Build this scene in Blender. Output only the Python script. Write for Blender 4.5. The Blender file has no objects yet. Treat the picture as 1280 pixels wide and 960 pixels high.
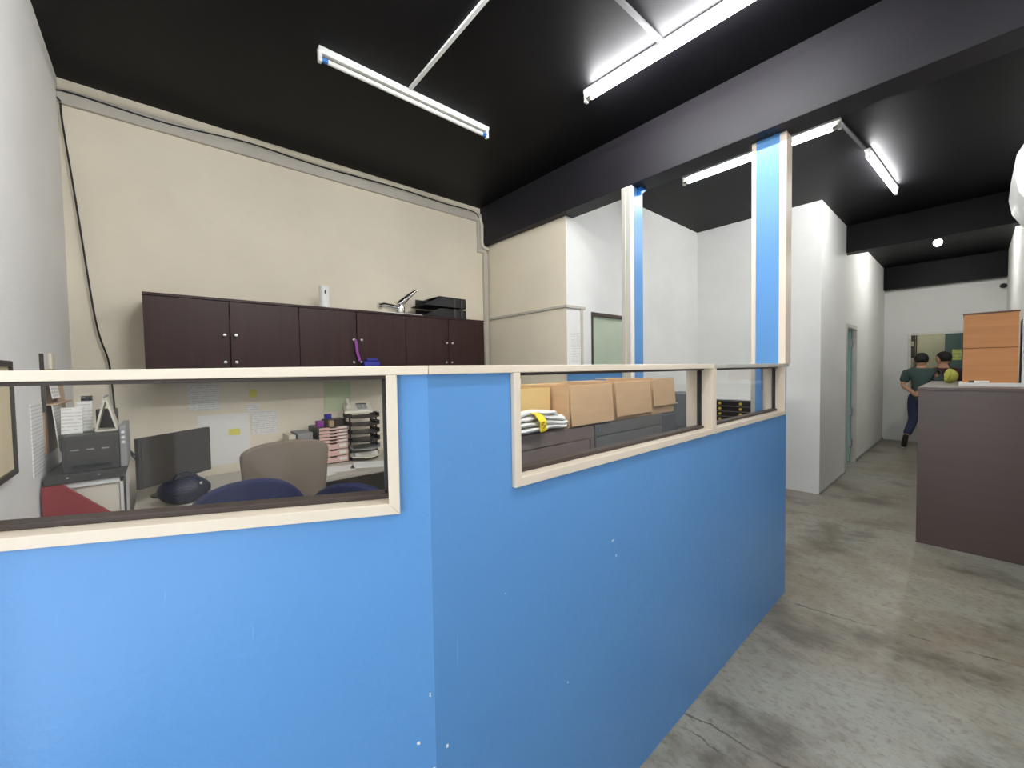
import bpy, bmesh, math, random
from mathutils import Vector, Matrix
random.seed(7)
PI = math.pi
scn = bpy.context.scene
COL = scn.collection

# ---------------------------------------------------------------- camera
# world: X runs into the building along the corridor, Y across it towards the office, Z up; the camera stands over the origin
F_PX, YAW, PITCH, ROLL, EYE = 505.84, 0.852108, -0.0344099, -0.0160073, 1.48
fw = Vector((math.cos(YAW) * math.cos(PITCH), math.sin(YAW) * math.cos(PITCH), math.sin(PITCH)))
rt = Vector((math.sin(YAW), -math.cos(YAW), 0)); up = rt.cross(fw)
rt2 = rt * math.cos(ROLL) + up * math.sin(ROLL); up2 = up * math.cos(ROLL) - rt * math.sin(ROLL)
cam = bpy.data.cameras.new('camera'); cam_o = bpy.data.objects.new('camera', cam); COL.objects.link(cam_o)
m = Matrix((rt2, up2, -fw)).transposed().to_4x4(); m.translation = (0, 0, EYE)
cam_o.matrix_world = m
cam.sensor_fit = 'HORIZONTAL'; cam.sensor_width = 36; cam.lens = F_PX / 1280 * 36; cam.clip_start = 0.02; cam.clip_end = 100
scn.camera = cam_o

# ---------------------------------------------------------------- world, daylight, exposure
wd = bpy.data.worlds.new('sky'); scn.world = wd; wd.use_nodes = True
wd.node_tree.nodes['Background'].inputs[0].default_value = (0.80, 0.90, 1.0, 1)
wd.node_tree.nodes['Background'].inputs[1].default_value = 1.5
def area(name, loc, rot, sx, sy, power, color):
    l = bpy.data.lights.new(name, 'AREA'); l.shape = 'RECTANGLE'; l.size = sx; l.size_y = sy; l.energy = power; l.color = color
    o = bpy.data.objects.new(name, l); COL.objects.link(o); o.location = loc; o.rotation_euler = rot
    return o
# daylight coming in through the glazed shopfront behind the camera
area('shopfront_daylight', (-1.30, 0.47, 1.55), (0, -PI / 2, 0), 2.9, 1.5, 11, (0.93, 0.97, 1.0))
scn.view_settings.view_transform = 'Standard'; scn.view_settings.look = 'None'
scn.view_settings.exposure = 0.42; scn.view_settings.gamma = 1.0
scn.view_settings.use_curve_mapping = False
TUBE_POWER = 135.0; TUBE_POWER_OLD = 92.0

# ---------------------------------------------------------------- materials
MATS = {}
def srgb(r, g, b):
    return tuple(((c / 255) / 12.92 if c / 255 <= 0.04045 else ((c / 255 + 0.055) / 1.055) ** 2.4) for c in (r, g, b)) + (1,)
class N:
    def __init__(s, name):
        s.m = bpy.data.materials.new(name); s.m.use_nodes = True; s.t = s.m.node_tree
        s.b = s.t.nodes['Principled BSDF']; s.out = s.t.nodes['Material Output']; MATS[name] = s.m
    def n(s, typ, **kw):
        x = s.t.nodes.new(typ)
        for k, v in kw.items():
            if hasattr(x, k) and k not in x.inputs: setattr(x, k, v)
            else: x.inputs[k].default_value = v
        return x
    def l(s, a, b): s.t.links.new(a, b)
    def coord(s, scale=(1, 1, 1), rot=(0, 0, 0)):
        c = s.n('ShaderNodeTexCoord'); mp = s.n('ShaderNodeMapping')
        mp.inputs['Scale'].default_value = scale; mp.inputs['Rotation'].default_value = rot
        s.l(c.outputs['Object'], mp.inputs[0]); return mp.outputs[0]
    def noise(s, vec, scale, detail=4, rough=.5, dist=0):
        x = s.n('ShaderNodeTexNoise', Scale=scale, Detail=detail, Roughness=rough, Distortion=dist); s.l(vec, x.inputs['Vector']); return x.outputs['Fac']
    def ramp(s, fac, stops):
        x = s.n('ShaderNodeValToRGB'); e = x.color_ramp.elements
        while len(e) < len(stops): e.new(.5)
        for i, (p, c) in enumerate(stops): e[i].position = p; e[i].color = c
        s.l(fac, x.inputs[0]); return x.outputs[0]
    def mix(s, fac, a, b, mode='MIX'):
        x = s.n('ShaderNodeMix', data_type='RGBA', blend_type=mode)
        if isinstance(fac, (int, float)): x.inputs[0].default_value = fac
        else: s.l(fac, x.inputs[0])
        for i, v in ((6, a), (7, b)):
            if isinstance(v, tuple): x.inputs[i].default_value = v
            else: s.l(v, x.inputs[i])
        return x.outputs[2]
    def math(s, op, a, b=None, clamp=False):
        x = s.n('ShaderNodeMath', operation=op, use_clamp=clamp)
        for i, v in enumerate((a, b)):
            if v is None: continue
            if isinstance(v, (int, float)): x.inputs[i].default_value = v
            else: s.l(v, x.inputs[i])
        return x.outputs[0]
    def bump(s, h, strength, dist=.01):
        x = s.n('ShaderNodeBump', Strength=strength, Distance=dist); s.l(h, x.inputs['Height']); s.l(x.outputs[0], s.b.inputs['Normal'])
def G(v): return (v, v, v, 1)
def plain(name, col, rough=.5, metal=0, spec=.5, var=.06, scale=6, stretch=(1, 1, 1), bump=0, bscale=120):
    s = N(name); v = s.coord(stretch); f = s.noise(v, scale)
    lo = tuple(c * (1 - var) for c in col[:3]) + (1,); hi = tuple(min(1, c * (1 + var)) for c in col[:3]) + (1,)
    s.l(s.ramp(f, [(.3, lo), (.7, hi)]), s.b.inputs['Base Color'])
    s.b.inputs['Roughness'].default_value = rough; s.b.inputs['Metallic'].default_value = metal
    s.b.inputs['Specular IOR Level'].default_value = spec
    if bump: s.bump(s.noise(s.coord(), bscale, 3), bump, .004)
    return s.m
def emit(name, col, strength):
    s = N(name); s.b.inputs['Base Color'].default_value = col; s.b.inputs['Emission Color'].default_value = col
    s.b.inputs['Emission Strength'].default_value = strength; return s.m
def glass(name, tint=(1, 1, 1, 1), refl=.9):
    s = N(name); s.t.nodes.remove(s.b)
    tr = s.n('ShaderNodeBsdfTransparent'); tr.inputs[0].default_value = tint
    gl = s.n('ShaderNodeBsdfGlossy'); gl.inputs['Roughness'].default_value = 0.01; gl.inputs['Color'].default_value = G(refl)
    lw = s.n('ShaderNodeLayerWeight', Blend=.5)       # Schlick reflectance, the same from both sides of the sheet
    fr = s.math('ADD', s.math('MULTIPLY', s.math('POWER', lw.outputs['Facing'], 5), .5), .006)
    mx = s.n('ShaderNodeMixShader'); s.l(fr, mx.inputs[0]); s.l(tr.outputs[0], mx.inputs[1]); s.l(gl.outputs[0], mx.inputs[2])
    s.l(mx.outputs[0], s.out.inputs[0]); return s.m

def wall_paint(name, col, stain, rough=.75):
    s = N(name); v = s.coord()
    big = s.noise(v, 1.1, 6, .6); small = s.noise(v, 9, 5, .65)
    c = s.mix(s.ramp(big, [(.42, G(0)), (.75, G(.55))]), col, stain)
    c = s.mix(s.ramp(small, [(.6, G(0)), (.85, G(.35))]), c, stain)
    s.l(c, s.b.inputs['Base Color']); s.b.inputs['Roughness'].default_value = rough
    s.b.inputs['Specular IOR Level'].default_value = .3
    s.bump(s.noise(v, 70, 4, .6), .25, .004); return s.m
wall_paint('cream_wall', srgb(236, 226, 205), srgb(218, 207, 186))
wall_paint('white_wall', srgb(236, 236, 232), srgb(220, 219, 212))
wall_paint('grey_white_wall', srgb(236, 234, 230), srgb(220, 218, 213))
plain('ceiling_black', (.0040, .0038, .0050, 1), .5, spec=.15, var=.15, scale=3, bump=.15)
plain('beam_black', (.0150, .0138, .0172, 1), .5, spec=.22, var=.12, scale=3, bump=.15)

def blue_paint(name):
    s = N(name); v = s.coord(); vs = s.coord((6, 6, .6))
    a = s.noise(v, 2.2, 5, .6)
    c = s.mix(a, (.104, .290, .615, 1), (.116, .312, .645, 1))
    sc = s.ramp(s.noise(vs, 9, 2, .4, .4), [(.735, G(0)), (.76, G(1))])
    c = s.mix(s.math('MULTIPLY', sc, .25), c, (.25, .45, .75, 1))
    chips = s.ramp(s.noise(v, 55, 1, .3), [(.835, G(0)), (.84, G(1))])
    c = s.mix(s.math('MULTIPLY', chips, .8), c, (.85, .85, .82, 1))
    s.l(c, s.b.inputs['Base Color']); s.b.inputs['Roughness'].default_value = .33
    s.b.inputs['Specular IOR Level'].default_value = .45
    h = s.math('ADD', s.noise(v, 45, 4, .6), s.math('MULTIPLY', sc, .6))
    s.bump(h, .30, .004); return s.m
blue_paint('blue_paint')

def concrete():
    s = N('concrete_floor'); v = s.coord(); st = s.coord((1.35, .8, 1), (0, 0, .1))
    big = s.noise(v, .75, 6, .6, .3); mid = s.noise(st, 2.0, 9, .66, .15); fine = s.noise(st, 30, 7, .72, .1); spk = s.noise(v, 140, 4, .7)
    c = s.ramp(big, [(.34, srgb(126, 115, 97)), (.47, srgb(148, 139, 123)), (.60, srgb(155, 154, 142))])
    c = s.mix(s.ramp(mid, [(.36, G(.8)), (.50, G(0)), (1, G(0))]), c, srgb(88, 79, 65))
    c = s.mix(s.ramp(mid, [(.55, G(0)), (.72, G(.55))]), c, srgb(184, 182, 169))
    c = s.mix(s.ramp(fine, [(.33, G(.55)), (.50, G(0)), (1, G(0))]), c, srgb(88, 80, 67))
    c = s.mix(s.ramp(spk, [(.30, G(.35)), (.45, G(0)), (1, G(0))]), c, srgb(90, 84, 74))
    # gouges: short dark scuffs lying across the corridor, in patches
    g = s.noise(s.coord((22, 6, 1), (0, 0, .12)), 1.6, 4, .7, .6); pm = s.ramp(s.noise(v, 1.3, 3), [(.45, G(0)), (.62, G(1))])
    gm = s.math('MULTIPLY', s.ramp(g, [(.66, G(0)), (.70, G(1))]), pm); c = s.mix(s.math('MULTIPLY', gm, .75), c, srgb(66, 60, 52))
    # hairline cracks and cut joints (x = a + b*y, wavering)
    sep = s.n('ShaderNodeSeparateXYZ'); cc = s.n('ShaderNodeTexCoord'); s.l(cc.outputs['Object'], sep.inputs[0])
    w = s.math('MULTIPLY', s.math('SUBTRACT', s.noise(v, 3.1, 5, .65), .5), .16)
    crack = None
    for a, b, th in ((3.07, -.19, .006), (1.76, -.14, .005), (1.62, -.06, .004), (4.9, -.05, .005), (6.95, 0, .008)):
        d = s.math('SUBTRACT', s.math('SUBTRACT', sep.outputs[0], s.math('MULTIPLY', sep.outputs[1], b)), a)
        d = s.math('ABSOLUTE', s.math('ADD', d, w))
        k = s.math('LESS_THAN', d, th); crack = k if crack is None else s.math('MAXIMUM', crack, k)
    crack = s.math('MULTIPLY', crack, s.ramp(s.noise(v, 5, 3), [(.40, G(0)), (.55, G(1))]))
    c = s.mix(s.math('MULTIPLY', crack, .75), c, srgb(62, 56, 48))
    s.l(c, s.b.inputs['Base Color'])
    s.l(s.ramp(mid, [(.3, G(.30)), (.7, G(.48))]), s.b.inputs['Roughness'])
    s.b.inputs['Specular IOR Level'].default_value = .5
    h = s.math('SUBTRACT', s.math('MULTIPLY', fine, .35), s.math('MAXIMUM', crack, s.math('MULTIPLY', gm, .6)))
    s.bump(h, .22, .006)
concrete()

def wood(name, dark, light, rough=.4, axis=2, scale=1.0, spec=.5):
    s = N(name); st = [26 * scale] * 3; st[axis] = 1.2 * scale
    v = s.coord(tuple(st)); f = s.noise(v, 1.4, 6, .65, .4); f2 = s.noise(s.coord(), 3, 3)
    c = s.ramp(f, [(.3, dark), (.7, light)])
    c = s.mix(s.math('MULTIPLY', f2, .25), c, dark); s.l(c, s.b.inputs['Base Color'])
    s.b.inputs['Roughness'].default_value = rough; s.b.inputs['Specular IOR Level'].default_value = spec
    s.bump(f, .08, .002); return s.m
wood('dark_laminate', srgb(44, 25, 23), srgb(60, 37, 33), .42, spec=.3)
wood('counter_laminate', srgb(82, 66, 61), srgb(89, 72, 66), .32, axis=1, scale=.6)
wood('orange_wood', srgb(186, 122, 66), srgb(206, 142, 82), .45, axis=1, scale=.5)
wood('orange_wood_dark', srgb(96, 56, 34), srgb(112, 66, 40), .45, axis=1, scale=.5)
plain('cream_trim', srgb(228, 212, 192), .38, var=.04, scale=4, bump=.05)
plain('aluminium', srgb(200, 198, 190), .38, metal=.25, var=.03)
plain('brown_bead', srgb(66, 54, 48), .5, var=.05)
plain('dark_gasket', srgb(26, 23, 22), .5)
glass('window_glass', (.985, .985, .98, 1))
glass('far_glass', (.85, .90, .88, 1))
plain('white_plastic', srgb(236, 236, 232), .4, var=.02)
plain('offwhite_plastic', srgb(224, 218, 200), .45, var=.03)
plain('grey_plastic', srgb(150, 150, 148), .5)
plain('conduit_grey', srgb(104, 102, 104), .5)
plain('trunking_grey', srgb(196, 190, 178), .5, var=.05)
plain('black_plastic', srgb(24, 23, 24), .35)
plain('dark_grey_plastic', srgb(64, 60, 56), .5)
plain('screen_dark', srgb(70, 64, 60), .4, var=.02)  # monitor screen lightened: its reflection is painted into the colour
plain('taupe_fabric', srgb(126, 114, 100), .85, bump=.3, bscale=400)
plain('navy_fabric', srgb(14, 22, 66), .8, bump=.3, bscale=400)
plain('dark_navy', srgb(12, 16, 42), .5, bump=.3, bscale=60)
plain('grey_laminate', srgb(188, 180, 166), .5, var=.03)
plain('grey_steel', srgb(120, 117, 114), .45, var=.04)
plain('taupe_steel', srgb(132, 117, 110), .45, var=.04)
plain('cardboard', srgb(208, 172, 132), .8, var=.05, scale=5, stretch=(1, 1, 6), bump=.15, bscale=60)
plain('cardboard_inside', srgb(222, 188, 128), .8, var=.05, scale=5)
plain('white_cable', srgb(226, 224, 218), .5)
plain('yellow_tape', srgb(246, 214, 20), .45)
plain('ink', srgb(40, 34, 20), .6)
plain('chrome', srgb(216, 214, 208), .14, metal=1, var=.02)
plain('silver_knob', srgb(225, 222, 215), .22, metal=.9, var=.02)
plain('brass_yellow', srgb(226, 196, 70), .35, metal=.2)
plain('purple_strap', srgb(140, 60, 150), .6)
plain('blue_pouch', srgb(44, 44, 150), .6)
plain('pink_plastic', srgb(226, 188, 176), .4, var=.02)
plain('paper_white', srgb(236, 234, 228), .8, var=.02)
plain('paper_green', srgb(204, 214, 176), .8, var=.03)
plain('paper_yellow', srgb(228, 220, 110), .8)
plain('red_board', srgb(140, 36, 40), .6, var=.05)
plain('tan_paper', srgb(190, 160, 130), .8)
plain('green_panel', srgb(196, 208, 184), .35, var=.03)
plain('door_green', srgb(128, 158, 148), .5)
plain('dark_green', srgb(44, 66, 56), .6)
plain('cream_plain', srgb(214, 200, 168), .8)
plain('lime_yellow', srgb(186, 188, 84), .7)
plain('blue_cap', srgb(30, 110, 190), .4)
plain('cable_black', srgb(30, 28, 28), .5)
plain('skin', srgb(196, 150, 122), .6, spec=.3)
plain('hair_black', srgb(18, 15, 14), .6, bump=.5, bscale=90)
plain('teal_shirt', srgb(62, 82, 80), .9, bump=.3, bscale=80)
plain('maroon_shirt', srgb(70, 38, 44), .9, bump=.3, bscale=80)
plain('jeans', srgb(48, 56, 86), .9, bump=.3, bscale=200)
plain('shoe_dark', srgb(40, 34, 32), .6)
plain('shoe_white', srgb(210, 208, 204), .6)
plain('bluegrey_cabinet', srgb(96, 98, 102), .5)
plain('tube_off', srgb(232, 232, 226), .3)
emit('tube_lit', (.98, .985, 1.0, 1), TUBE_POWER)
emit('tube_lit_new', (.95, .975, 1.0, 1), TUBE_POWER * 1.6)
emit('tube_lit_old', (.98, .985, 1.0, 1), TUBE_POWER_OLD)
emit('bulb_lit', (1.0, .98, .95, 1), 360)
def printed(name, base, ink, sx, sy, gap=.35):
    s = N(name); v = s.coord((1, 1, 1))
    sep = s.n('ShaderNodeSeparateXYZ'); s.l(v, sep.inputs[0])
    row = s.math('FRACT', s.math('MULTIPLY', sep.outputs[2], sy)); r = s.math('LESS_THAN', row, gap)
    word = s.math('GREATER_THAN', s.noise(s.coord((sx, sx, sy)), 1.0, 1), .43)
    c = s.mix(s.math('MULTIPLY', s.math('MULTIPLY', r, word), .3), base, ink); s.l(c, s.b.inputs['Base Color'])
    s.b.inputs['Roughness'].default_value = .8; return s.m
printed('paper_printed', srgb(234, 232, 226), srgb(90, 90, 96), 60, 62)
printed('sign_printed', srgb(196, 190, 96), srgb(60, 60, 40), 25, 14, .5)
printed('tag_black', srgb(26, 26, 28), srgb(220, 220, 220), 60, 40, .4)

# ---------------------------------------------------------------- mesh helpers
def bm_new(): return bmesh.new()
def bx(bm, x0, x1, y0, y1, z0, z1, bev=0):
    t = bmesh.new()
    bmesh.ops.create_cube(t, size=1)
    for v in t.verts:
        v.co = Vector(((x0 + x1) / 2 + v.co.x * (x1 - x0), (y0 + y1) / 2 + v.co.y * (y1 - y0), (z0 + z1) / 2 + v.co.z * (z1 - z0)))
    if bev: bmesh.ops.bevel(t, geom=t.edges[:], offset=bev, segments=2, profile=.5, affect='EDGES')
    return merge(bm, t)
def merge(bm, t, mat=None):
    if mat is not None: bmesh.ops.transform(t, matrix=mat, verts=t.verts)
    me = bpy.data.meshes.new('tmp'); t.to_mesh(me); t.free(); bm.from_mesh(me); bpy.data.meshes.remove(me); return bm
def prism(bm, pts, z0, z1, axis='z', bev=0):
    """extrude a polygon; axis z: pts are (x,y); axis x: pts are (y,z); axis y: pts are (x,z)"""
    t = bmesh.new()
    def P(a, b, h): return {'z': (a, b, h), 'x': (h, a, b), 'y': (a, h, b)}[axis]
    lo = [t.verts.new(P(a, b, z0)) for a, b in pts]; hi = [t.verts.new(P(a, b, z1)) for a, b in pts]
    t.faces.new(lo); t.faces.new(hi)
    for i in range(len(pts)):
        j = (i + 1) % len(pts); t.faces.new((lo[i], lo[j], hi[j], hi[i]))
    bmesh.ops.recalc_face_normals(t, faces=t.faces[:])
    if bev: bmesh.ops.bevel(t, geom=t.edges[:], offset=bev, segments=2, profile=.5, affect='EDGES')
    return merge(bm, t)
def tube(bm, pts, r, seg=8, radii=None):
    t = bmesh.new(); rings = []; pts = [Vector(p) for p in pts]
    for i, p in enumerate(pts):
        d = (pts[min(i + 1, len(pts) - 1)] - pts[max(i - 1, 0)]).normalized()
        a = Vector((0, 0, 1)) if abs(d.z) < .9 else Vector((1, 0, 0))
        u = d.cross(a).normalized(); w = d.cross(u); rr = radii[i] if radii else r
        rings.append([t.verts.new(p + (u * math.cos(2 * PI * k / seg) + w * math.sin(2 * PI * k / seg)) * rr) for k in range(seg)])
    for a, b in zip(rings, rings[1:]):
        for k in range(seg): t.faces.new((a[k], a[(k + 1) % seg], b[(k + 1) % seg], b[k]))
    t.faces.new(rings[0]); t.faces.new(rings[-1]); bmesh.ops.recalc_face_normals(t, faces=t.faces[:])
    return merge(bm, t)
def lathe(bm, prof, c=(0, 0, 0), seg=20, axis='z'):
    t = bmesh.new(); rings = []
    for r, h in prof:
        ring = []
        for k in range(seg):
            a = 2 * PI * k / seg; x, y = r * math.cos(a), r * math.sin(a)
            p = {'z': (x, y, h), 'y': (x, h, y), 'x': (h, x, y)}[axis]
            ring.append(t.verts.new(Vector(p) + Vector(c)))
        rings.append(ring)
    for a, b in zip(rings, rings[1:]):
        for k in range(seg): t.faces.new((a[k], a[(k + 1) % seg], b[(k + 1) % seg], b[k]))
    t.faces.new(rings[0]); t.faces.new(rings[-1]); bmesh.ops.recalc_face_normals(t, faces=t.faces[:])
    return merge(bm, t)
def ellipsoid(bm, c, r, seg=16, fn=None):
    t = bmesh.new(); bmesh.ops.create_uvsphere(t, u_segments=seg, v_segments=max(8, seg * 3 // 4), radius=1)
    for v in t.verts:
        p = v.co.copy()
        if fn: p = Vector(fn(p))
        v.co = Vector((c[0] + p.x * r[0], c[1] + p.y * r[1], c[2] + p.z * r[2]))
    return merge(bm, t)
def obj(name, bm, mat, parent=None, smooth=False):
    me = bpy.data.meshes.new(name); bm.to_mesh(me); bm.free()
    me.materials.append(MATS[mat])
    if smooth:
        for p in me.polygons: p.use_smooth = True
        if smooth != 'all': me.set_sharp_from_angle(angle=math.radians(40))
    o = bpy.data.objects.new(name, me); COL.objects.link(o)
    if parent: o.parent = parent
    return o
def tag(o, label=None, cat=None, group=None, kind=None):
    if label: o['label'] = label
    if cat: o['category'] = cat
    if group: o['group'] = group
    if kind: o['kind'] = kind
    return o
def empty(name, loc=(0, 0, 0), rz=0):
    o = bpy.data.objects.new(name, None); COL.objects.link(o); o.location = loc; o.rotation_euler = (0, 0, rz); o.empty_display_size = .05
    return o
def thing(name, label, cat, loc=(0, 0, 0), rz=0, group=None): return tag(empty(name, loc, rz), label, cat, group)
def struct(name, bm, mat, label=None, parent=None):
    o = obj(name, bm, mat, parent)
    if not parent: tag(o, label, kind='structure')
    return o
def B(*a, **k): return bx(bm_new(), *a, **k)

# ---------------------------------------------------------------- the shell
HC = 3.325; XL = -.405; YB = 3.745; YR = -.34; XF = 10.76; XE = -1.0
struct('floor', B(XE - .2, 14.2, YR - .15, YB + .15, -.1, 0), 'concrete_floor', 'worn grey polished concrete floor with stains and cracks')
struct('ceiling', B(XE - .2, 14.2, YR - .15, YB + .15, HC, HC + .1), 'ceiling_black', 'matte black painted ceiling')
struct('wall_left', B(XL - .12, XL, 1.10, YB, 0, HC), 'grey_white_wall', 'pale grey white plaster wall beside the entrance')
struct('wall_entrance', B(XE, XL - .12, 1.10, 1.22, 0, HC), 'grey_white_wall', 'white wall return of the shop entrance')
struct('wall_back', B(XL - .12, 2.92, YB, YB + .12, 0, HC), 'cream_wall', 'cream plaster wall behind the office desks')
struct('wall_right', B(XE, 14.2, YR - .12, YR, 0, HC), 'white_wall', 'white wall along the right of the corridor')
bm = B(2.92, 3.04, 2.54, YB + .12, 0, HC)                       # the enclosed room in the corner: its two outer walls, a door in one
bx(bm, 3.04, 3.29, 2.54, 2.66, 0, HC); bx(bm, 4.04, 5.65, 2.54, 2.66, 0, HC); bx(bm, 3.29, 4.04, 2.54, 2.66, 2.05, HC)
wb = struct('wall_inner', bm, 'cream_wall', 'cream and white walls of the enclosed corner room')
wb.data.materials.append(MATS['white_wall'])
for p in wb.data.polygons:
    if p.normal.y < -.5: p.material_index = 1
struct('wall_recess', B(5.65, 5.77, 1.15, 2.66, 0, HC), 'white_wall', 'white wall at the end of the recess')
bm = B(5.77, 7.02, 1.15, 1.30, 0, HC); bx(bm, 7.02, 7.2, 1.18, 1.30, 0, HC); bx(bm, 7.95, XF, 1.18, 1.30, 0, HC); bx(bm, 7.2, 7.95, 1.18, 1.30, 2.05, HC)
struct('wall_corridor', bm, 'white_wall', 'white corridor wall with a door opening')
bm = B(XF, XF + .12, .83, 1.30, 0, HC); bx(bm, XF, XF + .12, YR, -.28, 0, HC); bx(bm, XF, XF + .12, -.28, .83, 0, 1.0); bx(bm, XF, XF + .12, -.28, .83, 2.04, HC)
struct('wall_far', bm, 'white_wall', 'white wall closing the corridor with a glazed opening')
# back room seen through the glazed opening
bm = B(12.3, 12.42, YR, 1.7, 0, HC); bx(bm, XF + .12, 12.42, 1.6, 1.72, 0, HC); struct('wall_back_room', bm, 'cream_plain', 'cream wall of the room beyond the far window')
struct('wall_door_room', B(7.02, 8.3, 2.3, 2.4, 0, HC), 'white_wall', 'wall of the room behind the corridor door')
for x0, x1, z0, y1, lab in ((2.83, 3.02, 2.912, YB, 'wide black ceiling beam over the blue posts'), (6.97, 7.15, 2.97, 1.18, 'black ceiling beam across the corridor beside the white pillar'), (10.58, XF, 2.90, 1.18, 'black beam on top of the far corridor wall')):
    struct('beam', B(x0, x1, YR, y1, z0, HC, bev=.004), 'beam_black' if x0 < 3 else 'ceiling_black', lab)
# baseboards: thin grey skirting strips of pillar and corridor
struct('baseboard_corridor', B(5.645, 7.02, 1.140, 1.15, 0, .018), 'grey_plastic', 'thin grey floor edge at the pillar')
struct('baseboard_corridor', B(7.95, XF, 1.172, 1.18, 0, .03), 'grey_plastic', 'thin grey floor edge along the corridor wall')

# shopfront behind the camera: aluminium frame and panes, daylight comes in here
sf = tag(empty('window_1', (XE, 0, 0)), 'glazed shopfront with aluminium frame at the entrance', kind='structure')
bm = B(-.03, .03, YR, 1.10, 0, .08); bx(bm, -.03, .03, YR, 1.10, 2.95, 3.05)
for y in (YR, .36, 1.04): bx(bm, -.03, .03, y, y + .06, .08, 2.95)
obj('window_frame', bm, 'aluminium', sf)
for y0, y1 in ((YR + .06, .36), (.42, 1.04)): obj('pane', B(-.004, .004, y0, y1, .08, 2.95), 'window_glass', sf)
struct('wall_shopfront', B(XE - .06, XE + .06, YR, 1.22, 3.05, HC), 'white_wall', 'white strip of wall above the shopfront glass')

# doors
d1 = tag(empty('door_1', (3.29, 2.54, 0)), 'pale green panel door in the white recess wall', kind='structure')
obj('door_leaf', B(.03, .72, .03, .07, .01, 2.02), 'green_panel', d1)
bm = B(0, .03, -.004, .1, 0, 2.05); bx(bm, .72, .75, -.004, .1, 0, 2.05); bx(bm, .03, .72, -.004, .1, 2.02, 2.05); obj('door_frame', bm, 'brown_bead', d1)
bm = lathe(bm_new(), [(.012, 0), (.012, -.05), (.026, -.055), (.026, -.085), (.01, -.095)], (.67, .03, 1.0), 14, 'y'); obj('door_knob', bm, 'silver_knob', d1, True)
d2 = tag(empty('door_2', (7.2, 1.18, 0)), 'open grey green door in the corridor wall', kind='structure')
bm = B(0, .05, -.01, .12, 0, 2.05); bx(bm, .70, .75, -.01, .12, 0, 2.05); bx(bm, .05, .70, -.01, .12, 2.0, 2.05); obj('door_frame', bm, 'aluminium', d2)
lf = obj('door_leaf', B(-.02, .02, 0, .62, .01, 1.99), 'door_green', d2); lf.location = (.655, .045, 0); lf.rotation_euler = (0, 0, -.12)
hg = bm_new()
for z in (.25, .72, 1.75): bx(hg, -.03, .025, -.02, .02, z, z + .1)
h = obj('hinge', hg, 'grey_plastic', lf)
# far window frame, glass
w2 = tag(empty('window_2', (XF, 0, 0)), 'aluminium framed window in the far corridor wall', kind='structure')
bm = B(-.015, .05, .80, .84, .98, 2.05); bx(bm, -.015, .05, -.30, -.26, .98, 2.05); bx(bm, -.015, .05, -.26, .80, 2.015, 2.055); bx(bm, -.015, .05, -.26, .80, .98, 1.02)
obj('window_frame', bm, 'aluminium', w2); obj('pane', B(.02, .026, -.26, .80, 1.02, 2.015), 'far_glass', w2)

# ---------------------------------------------------------------- the office partition
T = .10; TAN = math.tan(math.radians(13.85))
# front run, parallel to the corridor
ZC0, ZC1 = 1.473, 1.493
P1 = tag(empty('wall_partition', (0, 0, 0)), 'blue painted office partition wall with aluminium framed windows running to the posts', kind='structure')
XA, YA = .448, .795
def s0(v): return XA + v * TAN
prof = bm_new()
prism(prof, [(XA, YA), (3.04, YA), (3.04, YA + T), (s0(T), YA + T)], 0, 1.172)
prism(prof, [(XA, YA), (.69, YA), (.69, YA + T), (s0(T), YA + T)], 1.172, ZC0)
bx(prof, 2.985, 3.04, YA, YA + T, 1.172, ZC0)
bmesh.ops.remove_doubles(prof, verts=prof.verts[:], dist=1e-5)
obj('blue_panel', prof, 'blue_paint', P1)
def cap_prism(pts): return prism(bm_new(), pts, ZC0, ZC1, bev=.002)
obj('cap_rail', cap_prism([(s0(-.012), YA - .012), (1.917, YA - .012), (1.917, YA + T + .012), (s0(T + .012), YA + T + .012)]), 'cream_trim', P1)
obj('cap_rail', cap_prism([(1.9185, YA - .012), (3.047, YA - .012), (3.047, YA + T + .012), (1.9185, YA + T + .012)]), 'aluminium', P1)
def window_unit(idx, label, x0, x1, parent_loc, rz, cas, jl=True, jr=True, rw=.023):
    """a window in local frame: x along the wall, y into the office; opening x0..x1 inside the casing"""
    w = tag(empty('window_%d' % idx, parent_loc, rz), label, kind='structure')
    cz = .023; zi = 1.196; zt = ZC0
    # casing faces with mitred lower corners, and a lining as deep as the wall
    bot = bm_new()
    prism(bot, [(x0 - cz * jl, 1.172), (x1 + rw * jr, 1.172), (x1, zi), (x0, zi)], -.012, .064, 'y', bev=.0015)
    obj('sill_casing', bot, cas, w)
    if jl: obj('side_casing', prism(bm_new(), [(x0 - cz, 1.172), (x0, zi), (x0, zt), (x0 - cz, zt)], -.012, T + .012, 'y', bev=.0015), cas, w)
    if jr: obj('side_casing', prism(bm_new(), [(x1, zi), (x1 + rw, 1.172), (x1 + rw, zt), (x1, zt)], -.012, T + .012, 'y', bev=.0015), cas, w)
    bd = .012; g = .046
    for (a0, a1, c0, c1) in ((x0, x1, zi, zi + bd), (x0, x1, zt - bd * .7, zt), (x0, x0 + bd, zi + bd, zt - bd * .7), (x1 - bd, x1, zi + bd, zt - bd * .7)):
        obj('glazing_bead', B(a0, a1, g - (.018 if a1 - a0 > .05 else .008), (g + .018 if a1 - a0 > .05 else g + .010), c0, c1, bev=.002), 'dark_gasket' if cas == 'aluminium' or a1 - a0 < .05 else 'brown_bead', w)
    obj('pane', B(x0 + .003, x1 - .003, g - .003, g + .003, zi + .003, zt - .003), 'window_glass', w)
    return w
window_unit(3, 'long narrow window in the blue partition in front of cardboard boxes', .715, 1.900, (0, YA, 0), 0, 'cream_trim', rw=.040)
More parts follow.
